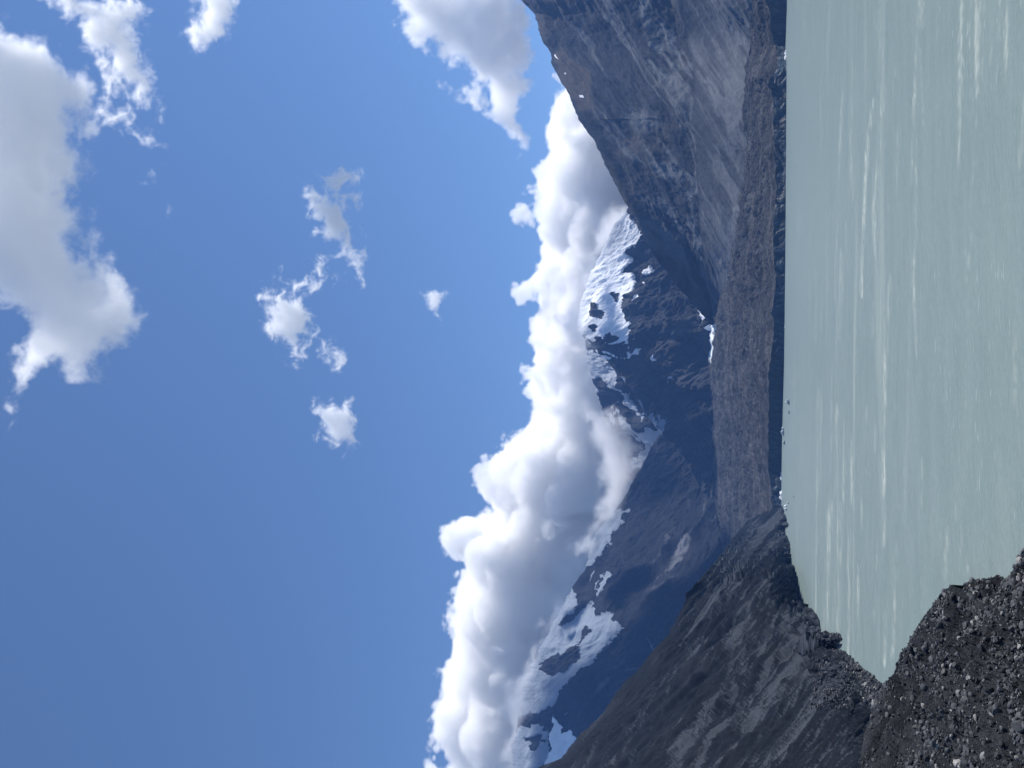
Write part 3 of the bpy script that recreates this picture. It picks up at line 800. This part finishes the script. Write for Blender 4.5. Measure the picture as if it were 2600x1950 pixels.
def boulders(sheets):
    rg = np.random.default_rng(5)
    pale = stone_material('pale_boulder', (.50, .48, .46), (.30, .285, .265))
    grey = stone_material('grey_boulder', (.13, .127, .12), (.07, .068, .065))
    dark = stone_material('dark_boulder', (.045, .045, .048), (.022, .022, .025))
    L = [(2431, 1937, 17, 11, pale, 'white rounded boulder, the brightest stone in the dark rubble of the near spur'),
         (2332, 1668, 13, 9, grey, 'light grey angular boulder high on the spur beside the notch of water'),
         (2338, 1690, 10, 8, dark, 'black block just below the light grey angular boulder on the spur'),
         (2211, 1817, 10, 7, grey, 'pale grey stone on the skyline of the rubble where it meets the moraine slope'),
         (2398, 1706, 13, 9, grey, 'grey slab leaning in the middle of the rubble slope'),
         (2433, 1622, 10, 7, pale, 'small whitish stone on the bare streaked flank of the spur'),
         (2344, 1803, 14, 10, dark, 'dark boulder with a shadowed hollow in the middle of the rubble'),
         (2449, 1527, 12, 8, dark, 'dark slab jutting out under the spur top at the water edge'),
         (2324, 1842, 10, 8, grey, 'grey stone lying left of the dark boulder in the rubble'),
         (2500, 1754, 15, 10, dark, 'large black rock on the crest of the nearest spur'),
         (2541, 1660, 12, 8, grey, 'grey boulder on the gravel of the nearest spur, close to the right edge'),
         (2357, 1926, 14, 10, dark, 'black boulder left of the white boulder at the edge of the picture')]
    allQ = np.concatenate([q.reshape(-1, 3) for _, q in sheets])
    px, py = proj(allQ)
    dist = np.linalg.norm(allQ - CAM, axis=1)
    for x, y, wpx, hpx, m, label in L:
        near = np.argsort((px - x) ** 2 + (py - y) ** 2)[:40]
        i = near[np.argmin(dist[near])]
        V, Fc = rock_shape(3, rg, 10, .07)
        r = wpx * dist[i] / F * .55
        V = V / np.abs(V).max(0) * np.array((r * 1.1, r * .9, r * .85))
        an = rg.uniform(0, 6.28); c, s = math.cos(an), math.sin(an)
        V = np.stack([V[:, 0] * c - V[:, 1] * s, V[:, 0] * s + V[:, 1] * c, V[:, 2]], 1)
        me = raw_mesh('boulder', V, Fc, smooth=False)
        o = link('boulder', me, m, None, label, 'boulder', 'boulders on the rubble spurs')
        o.location = allQ[i] + np.array((0, 0, r * .35))

# ------------------------------------------------------------------ floating ice
def icebergs():
    rg = np.random.default_rng(21)
    k = Nodes('floating_ice')
    a = k.noise(.12, 5, .6); b = k.noise(.5, 4, .6)
    col = k.mix(k.ramp(a, .35, .65), (.05, .08, .10), (.15, .20, .23))
    col = k.mix(k.attr('white'), col, (.74, .78, .80))
    m = k.bsdf(col, .5, .35, k.bump(b, 1.5))
    # picture x, y of the waterline, length and height in picture pixels, whiteness
    L = [(2005, 1020, 27, 9, .15, 'dark flat-topped iceberg drifting alone in front of the ice cliff'),
         (2005, 1047, 11, 5, .15, 'small dark ice block floating beside the flat-topped iceberg'),
         (1991, 1097, 19, 8, .25, 'grey iceberg close under the ice cliff, left of the flat-topped iceberg'),
         (1993, 1124, 15, 6, .2, 'low dark iceberg between two others under the ice cliff'),
         (1988, 1086, 8, 4, .9, 'small white ice chunk against the foot of the ice cliff'),
         (1990, 757, 12, 9, .95, 'bright white ice block stuck at the foot of the blue ice cliff'),
         (1985, 816, 13, 8, .6, 'pale blue ice block at the cliff foot beside the bright white one'),
         (1996, 140, 32, 4, .7, 'long low strip of white brash ice along the far shore'),
         (1993, 571, 30, 4, .75, 'flat white floe by the cliff foot in the middle of the far shore'),
         (1994, 830, 6, 3, .95, 'tiny white floe on open water in front of the pale blue block'),
         (1984, 1205, 26, 4, .85, 'row of white brash ice at the cliff foot left of the icebergs'),
         (1985, 1255, 30, 6, .9, 'white broken ice drifting by the left end of the ice cliff'),
         (1998, 1290, 20, 7, .85, 'white jagged iceberg near the end of the moraine slope'),
         (2003, 1277, 9, 5, .3, 'dark ice lump floating beside the white jagged iceberg'),
         (2027, 411, 4, 3, 1.0, 'lone white speck of ice far out on the open lake'),
         (2017, 1262, 4, 3, .0, 'lone dark speck of ice out on the lake')]
    for x, y, lpx, hpx, white, label in L:
        p = on_lake(np.array(float(x)), np.array(float(y)))
        s = np.linalg.norm(p - CAM) / F
        V, Fc = rock_shape(3, rg, 9, .16)
        V = V / np.abs(V).max(0)
        V = V * np.array((lpx * s * .5, lpx * s * .34, hpx * s * 1.0))
        V[:, 2] = np.where(V[:, 2] < 0, V[:, 2] * .25, V[:, 2])
        V[:, 2] *= .75 + .45 * np.tanh(2.5 * fbm(V[:, 0] / (lpx * s * .22), V[:, 1] / (lpx * s * .3), 3, int(x) + int(y)))
        wh = np.clip(white + .5 * sm(.35, .9, V[:, 2] / (hpx * s)) - .05, 0, 1)
        me = raw_mesh('iceberg', V, Fc, dict(white=wh), smooth=False)
        o = link('iceberg', me, m, None, label, 'iceberg', 'icebergs drifting before the glacier')
        o.location = p

# ------------------------------------------------------------------ clouds
CRG = np.random.default_rng(3)
def lattice(shape, cells):
    L = CRG.standard_normal(tuple(int(math.ceil(c)) + 4 for c in cells)).astype(np.float32)
    for ax, (n, c) in enumerate(zip(shape, cells)):
        t = np.linspace(0, c, n, endpoint=False); i = np.floor(t).astype(int); f = t - i
        wq = np.stack([(1 - f) ** 3 / 6, (3 * f ** 3 - 6 * f ** 2 + 4) / 6, (-3 * f ** 3 + 3 * f ** 2 + 3 * f + 1) / 6, f ** 3 / 6], 1)
        W = np.zeros((n, L.shape[ax]), np.float32)
        for q in range(4): W[np.arange(n), i + q] += wq[:, q]
        L = np.moveaxis(np.tensordot(W, L, (1, ax)), 0, ax)
    return L * 1.9

def cloud_object(name, dens, mn, mx, density, g, label):
    """a cloud as real vapour: a grid of density filled from the attribute of a point mesh"""
    nx, ny, nz = dens.shape
    me = bpy.data.meshes.new(name)
    me.vertices.add(dens.size)
    a = me.attributes.new('vapour', 'FLOAT', 'POINT')
    a.data.foreach_set('value', np.ascontiguousarray(dens, np.float32).ravel())
    k = Nodes('cloud_vapour')
    pv = k.n('ShaderNodeVolumePrincipled')
    pv.inputs['Color'].default_value = (1, 1, 1, 1); pv.inputs['Density'].default_value = density; pv.inputs['Anisotropy'].default_value = g
    k.t.links.new(pv.outputs[0], k.out.inputs['Volume'])
    ob = link(name, me, k.m, None, label, 'cloud') if name == 'cloud' else link(name, me, k.m, 'stuff', label)
    ob.matrix_world = Matrix(((AY[0], AX[0], AF[0], CAM[0]), (AY[1], AX[1], AF[1], CAM[1]), (AY[2], AX[2], AF[2], CAM[2]), (0, 0, 0, 1)))
    ng = bpy.data.node_groups.new('vapour_grid', 'GeometryNodeTree')
    ng.interface.new_socket('Geometry', in_out='INPUT', socket_type='NodeSocketGeometry')
    ng.interface.new_socket('Geometry', in_out='OUTPUT', socket_type='NodeSocketGeometry')
    N = ng.nodes.new; K = ng.links.new
    gi = N('NodeGroupInput'); go = N('NodeGroupOutput'); vc = N('GeometryNodeVolumeCube'); si = N('GeometryNodeSampleIndex'); si.clamp = True
    na = N('GeometryNodeInputNamedAttribute'); na.inputs[0].default_value = 'vapour'; pos = N('GeometryNodeInputPosition')
    vc.inputs['Min'].default_value = mn; vc.inputs['Max'].default_value = mx
    for c, v in zip('XYZ', (nx, ny, nz)): vc.inputs['Resolution ' + c].default_value = v
    st = [(b - a_) / (q - 1) for a_, b, q in zip(mn, mx, (nx, ny, nz))]
    def vm(op, s, v):
        q = N('ShaderNodeVectorMath'); q.operation = op
        if v is not None: q.inputs[1].default_value = v
        K(s, q.inputs[0]); return q.outputs[0]
    fl = vm('FLOOR', vm('ADD', vm('DIVIDE', vm('SUBTRACT', pos.outputs[0], mn), st), (.5, .5, .5)), None)
    sx = N('ShaderNodeSeparateXYZ'); K(fl, sx.inputs[0])
    def im(op, a_, b):
        q = N('FunctionNodeIntegerMath'); q.operation = op
        for c, v in enumerate((a_, b)):
            if isinstance(v, int): q.inputs[c].default_value = v
            else: K(v, q.inputs[c])
        return q.outputs[0]
    idx = im('ADD', im('MULTIPLY', im('ADD', im('MULTIPLY', sx.outputs[0], ny), sx.outputs[1]), nz), sx.outputs[2])
    K(gi.outputs[0], si.inputs[0]); K(na.outputs[0], si.inputs['Value']); K(idx, si.inputs['Index']); K(si.outputs[0], vc.inputs['Density'])
    smt = N('GeometryNodeSetMaterial'); smt.inputs['Material'].default_value = k.m
    K(vc.outputs[0], smt.inputs[0]); K(smt.outputs[0], go.inputs[0])
    md = ob.modifiers.new('vapour', 'NODES'); md.node_group = ng
    return ob

def cloud(outline, Rc, T, density, label, vox=3.0, nz=48, soft=30, amp=.5, lam=120, bill=.4, warp=0, oct_=5, g=.5, sharp=3, stretch=(1, 1), holes=0.0, hard=None, deep=1.0, powr=1.0, frac=0, wisp=0, seed=0, name='cloud'):
    """outline: closed curves in picture pixels; Rc: distance; T: half thickness; lengths in picture pixels at that distance"""
    global CRG
    CRG = np.random.default_rng(100 + seed)
    pts = np.concatenate(outline); pad = soft * 1.2 + 14
    x0, y0 = pts.min(0) - pad; x1, y1 = pts.max(0) + pad
    m = Rc / F
    e1a = min((x0 - 1300) / F * (Rc - T), (x0 - 1300) / F * (Rc + T)); e1b = max((x1 - 1300) / F * (Rc - T), (x1 - 1300) / F * (Rc + T))
    e2a = min((975 - y1) / F * (Rc - T), (975 - y1) / F * (Rc + T)); e2b = max((975 - y0) / F * (Rc - T), (975 - y0) / F * (Rc + T))
    shape = (int((e2b - e2a) / (vox * m)) + 2, int((e1b - e1a) / (vox * m)) + 2, nz)
    e2 = np.linspace(e2a, e2b, shape[0], dtype=np.float32); e1 = np.linspace(e1a, e1b, shape[1], dtype=np.float32); e3 = np.linspace(Rc - T, Rc + T, nz, dtype=np.float32)
    # outline distance on a picture-pixel raster, looked up for every voxel
    gx = np.arange(x0 - 40, x1 + 40, vox); gy = np.arange(y0 - 40, y1 + 40, vox)
    GX2, GY2 = np.meshgrid(gx, gy, indexing='ij')
    if frac:
        q = soft * frac
        wx = q * fbm(GX2 / lam * 1.5, GY2 / lam * 1.5, 7, 71 + seed, .65); wy = q * fbm(GX2 / lam * 1.5, GY2 / lam * 1.5, 7, 171 + seed, .65)
    else:
        wx = wy = 0
    D = polys(GX2 + wx, GY2 + wy, outline)
    if frac:
        fil = ridged(GX2 / (lam * .9) + .4 * fbm(GX2 / lam, GY2 / lam, 3, 15), GY2 / (lam * 1.3), 6, 31 + seed, .62) - .5
        D = D + soft * wisp * fil
    ix = np.clip(((1300 + F * e1[None, :, None] / e3 - gx[0]) / vox).round().astype(int), 0, len(gx) - 1)
    iy = np.clip(((975 - F * e2[:, None, None] / e3 - gy[0]) / vox).round().astype(int), 0, len(gy) - 1)
    S = D[ix, iy]
    size = np.array((e2b - e2a, e1b - e1a, 2 * T)) / m          # in picture pixels
    st = np.array((stretch[0], stretch[1], deep))
    def fb(l, o, bl, gain=.55):
        s = 0; a = 1
        for _ in range(o):
            q = lattice(shape, np.minimum(size / (l * st), np.array(shape) / 1.6)); s = s + a * ((np.abs(q) - .55) * 1.3 if bl else q); a *= gain; l /= 2.05
        return s
    n = amp * fb(lam, oct_, False) if amp else 0
    if bill: n = n + bill * fb(lam * .9, oct_, True)
    dz = np.abs(e3 - Rc)[None, None] / T
    wmax = max(D.max(), 8)
    s = S / soft
    prof = hard if hard else min(wmax / soft, 3.0)
    d = np.minimum(s, prof) - prof * dz ** 2 * 1.05 + n - holes
    if warp:
        wq = [(warp * lattice(shape, size / (lam * .7))).round().astype(np.int32) for _ in range(2)]
        I, J, Kk = np.meshgrid(*[np.arange(q, dtype=np.int32) for q in shape], indexing='ij')
        d = d[np.clip(I + wq[0], 0, shape[0] - 1), np.clip(J + wq[1], 0, shape[1] - 1), Kk]
    d = np.clip(d * sharp, 0, 1) ** powr
    d[:, :, 0] = 0; d[:, :, -1] = 0; d[0] = 0; d[-1] = 0; d[:, 0] = 0; d[:, -1] = 0
    return cloud_object(name, d, (e2a, e1a, Rc - T), (e2b, e1b, Rc + T), density, g, label)

def clouds():
    bank = np.vstack([[(1480, 120), (1430, 190)], z1([(430, 540), (400, 700), (410, 800), (380, 900), (390, 1000), (370, 1130), (360, 1270), (330, 1380), (340, 1470), (290, 1560), (290, 1659)]),
                      z2([(310, 30), (290, 130), (280, 230), (245, 340), (235, 400), (240, 500), (220, 580), (220, 700), (245, 800), (275, 880), (250, 950), (215, 1020), (190, 1130), (100, 1220)]),
                      c4([(660, 740), (600, 860), (565, 1010), (590, 1140), (610, 1240), (520, 1300), (430, 1350), (370, 1450), (340, 1560)]),
                      c5([(330, 130), (265, 330), (270, 400), (250, 500), (260, 700), (180, 850), (160, 1000), (180, 1090), (220, 1150), (230, 1300), (200, 1520), (235, 1600), (230, 1800)]),
                      [(1120, 2130), (1560, 2130), (1640, 1500), (1700, 1100), (1680, 800), (1620, 500), (1560, 250)]])
    cloud([bank], 13600, 1500, 0.00750, 'long white cumulus bank lying along the mountain crests', 3.3, 64, 36, .30, 84, .90, 0, 7, .2, 4, hard=2.6, frac=.05, seed=1)
    a = np.vstack([c1([(-200, -60), (60, 60), (140, 100), (230, 110), (330, 250), (400, 330), (480, 420), (545, 480), (530, 560), (490, 640), (510, 740), (500, 830), (580, 930), (540, 1040), (500, 1090), (560, 1150), (585, 1250), (560, 1400), (590, 1560), (620, 1659)]),
                   c2([(540, 230), (600, 330), (640, 400), (590, 440), (540, 490), (440, 540), (400, 650), (350, 660), (270, 570), (240, 590), (180, 660), (150, 830), (120, 880), (60, 800), (40, 640), (10, 520), (60, 430), (0, 340), (-150, 300)]), [(-250, 600), (-250, 0)]])
    cloud([a], 11000, 701, 0.00333, 'huge white cloud with a grey belly at the top of the sky', 2.8, 44, 64, .6, 130, .2, 0, 7, .35, 1.0, (1.4, 1), hard=2.2, deep=2.2, powr=1.4, frac=.35, wisp=.8, holes=-.3, seed=4)
    b = [c6([(560, 480), (620, 500), (720, 420), (800, 400), (900, 440), (960, 420), (1020, 500), (980, 600), (1000, 780), (1040, 890), (960, 960), (1010, 1040), (1030, 1250), (1060, 1370), (1020, 1500), (1050, 1590), (960, 1600), (920, 1520), (800, 1490), (770, 1400), (790, 1320), (720, 1210), (640, 1120), (590, 1060), (590, 960), (490, 890), (570, 800), (480, 690), (600, 680)])]
    cloud(b, 9600, 180, 0.01581, 'long white ragged cloud standing alone in the middle of the blue sky', 2.4, 30, 32, .6, 80, .1, 0, 7, .4, .9, (1.3, 1), holes=-.12, deep=2.5, powr=1.9, frac=.45, wisp=1.5, seed=5)
    c = [c2([(1240, 310), (1290, 330), (1370, 290), (1440, 310), (1470, 420), (1560, 490), (1630, 580), (1640, 680), (1590, 660), (1540, 590), (1480, 510), (1410, 470), (1420, 560), (1380, 600), (1340, 510), (1270, 430)]),
         c2([(1470, 780), (1540, 790), (1580, 820), (1640, 750), (1640, 920), (1630, 960), (1570, 960), (1520, 900)]), c2([(1365, 200), (1400, 210), (1500, 110), (1505, 180), (1500, 250), (1440, 260), (1400, 250)])]
    cloud(c, 9900, 122, 0.01416, 'curling wispy cloud trailing below the long ragged cloud', 2.4, 24, 28, .6, 70, .1, 0, 7, .4, .8, (1.4, 1), holes=-.36, deep=3, powr=2.0, frac=.4, wisp=2.0, seed=9)
    cloud([c2([(1970, 270), (2050, 240), (2100, 300), (2060, 330), (2050, 370), (2010, 330)])], 11500, 120, 0.01496, 'smallest lone puff of cloud above the snowy peak', 2.4, 24, 22, .6, 50, .1, 0, 5, .4, .9, holes=-.5, deep=2, powr=1.6, frac=.4, wisp=.8, seed=12)
    d = [c3([(190, -260), (215, 0), (300, 100), (300, 210), (420, 270), (490, 390), (560, 490), (640, 490), (760, 510), (830, 620), (830, 680), (940, 760), (1010, 920), (1160, 1010), (1200, 960), (1250, 1120), (1400, 1230), (1490, 1310), (1570, 1330), (1610, 1280), (1560, 1150), (1560, 920), (1630, 700), (1720, 560), (1700, 440), (1660, 330), (1690, 150), (1620, 60), (1560, -260)])]
    cloud(d, 12400, 600, 0.00520, 'white and grey cloud with a pointed tail over the right mountain crest', 3.0, 44, 40, .60, 100, .55, 0, 7, .3, 1.6, holes=-.1, hard=2.3, deep=1.6, powr=1.3, frac=.3, wisp=.7, seed=16)
    e = [c1([(230, -60), (420, 110), (480, 280), (560, 330), (620, 440), (660, 500), (760, 560), (830, 600), (860, 540), (900, 510), (850, 420), (840, 280), (800, 160), (800, 0), (760, -60)]),
         c1([(600, 650), (680, 640), (770, 720), (830, 760), (840, 670), (910, 590), (970, 650), (900, 720), (960, 850), (910, 920), (860, 830), (720, 740)]), c1([(810, 980), (870, 950), (920, 990), (900, 1060), (860, 1010), (820, 1040)]), c1([(920, 1150), (950, 1150), (970, 1220), (1050, 1330), (1000, 1270)])]
    cloud(e, 11400, 208, 0.00825, 'torn streaky cloud running beside the huge cloud at the sky top', 2.4, 28, 38, .65, 90, .1, 0, 7, .4, .7, (1.2, 1), holes=-.2, deep=3, powr=1.9, frac=.45, wisp=1.4, seed=20)
    f = [c1([(1120, -60), (1150, 40), (1090, 90), (1060, 150), (1020, 180), (1090, 270), (1180, 280), (1230, 300), (1220, 230), (1280, 220), (1270, 150), (1330, 110), (1310, -60)])]
    cloud(f, 11800, 230, 0.00664, 'small white torn cloud cut by the upper edge on the right of the sky', 2.4, 28, 34, .6, 80, .1, 0, 7, .4, .8, (1.2, 1), holes=-.2, deep=2.5, powr=1.9, frac=.35, wisp=1.1, seed=25)

def low_clouds():  # low cloud draped over the summits, as thin separate volumes
    def band(L, up, dn):
        L = np.array(L, float)
        return np.vstack([L + (-up, 0), (L + (dn, 0))[::-1]])
    arg = dict(vox=3.2, nz=30, soft=34, amp=.55, lam=90, bill=.1, oct_=6, g=.3, sharp=.8, holes=-.1, hard=1.6, deep=2, powr=1.3, frac=.4, wisp=.5, name='mist')  # the volumes named mist are the low cloud over the summits
    cloud([band([(1440, 1520), (1400, 1590), (1355, 1680), (1325, 1760), (1315, 1830), (1303, 1900), (1290, 2010)], 34, 30)], 8640, 430, .0040, 'thin white low cloud clinging to the crest of the long dark range', seed=31, **arg)
    cloud([band([(1540, 1040), (1562, 1110), (1585, 1190), (1580, 1260), (1545, 1320), (1508, 1370), (1490, 1430)], 60, 26)], 9080, 430, .0040, 'low cloud sinking into the saddle between the snowy peak and the long range', seed=32, **arg)
    cloud([band([(1590, 520), (1550, 590), (1518, 670), (1490, 740), (1468, 800), (1466, 842), (1488, 885)], 44, 24)], 8330, 430, .0036, 'thin low cloud over the snowy shoulder right of the peak', seed=33, **arg)

# ------------------------------------------------------------------ air
HAZE = dict(density=.000022, color=(.20, .43, 1.0))
def haze():
    bpy.context.view_layer.update()
    zt = 0; yb = 0
    for o in sc.objects:
        if o.type == 'MESH' and len(o.data.vertices) and o.name.split('.')[0] in ('mountain', 'moraine_slope'):
            v = np.empty(len(o.data.vertices) * 3, np.float32); o.data.vertices.foreach_get('co', v); v = v.reshape(-1, 3)
            zt = max(zt, v[:, 2].max()); yb = max(yb, v[:, 1].max()); print(o.name, v.min(0), v.max(0))
    print('highest', zt, 'farthest', yb)
    x0, x1, y0, y1, za, zb = -9000, 9000, -400, yb + 60, -20, zt + 330
    V = [(x, y, z) for x in (x0, x1) for y in (y0, y1) for z in (za, zb)]
    Fq = [(0, 1, 3, 2), (4, 6, 7, 5), (0, 4, 5, 1), (2, 3, 7, 6), (0, 2, 6, 4), (1, 5, 7, 3)]
    k = Nodes('haze')
    pv = k.n('ShaderNodeVolumePrincipled')
    pv.inputs['Color'].default_value = (*HAZE['color'], 1); pv.inputs['Density'].default_value = HAZE['density']; pv.inputs['Anisotropy'].default_value = .2
    k.t.links.new(pv.outputs[0], k.out.inputs['Volume'])
    me = raw_mesh('haze', np.array(V, float), np.array(Fq))
    link('haze', me, k.m, 'stuff')
    return zt, yb

right_mountain()
far_peak()
left_range()
glacier()
lake()
wall = left_wall()
fg = foreground()
rubble(fg + [(wall, wall)])
boulders(fg)
icebergs()
if 1:
    haze()
if 1:
    clouds()
    low_clouds()
print('built', time.time() - T0)
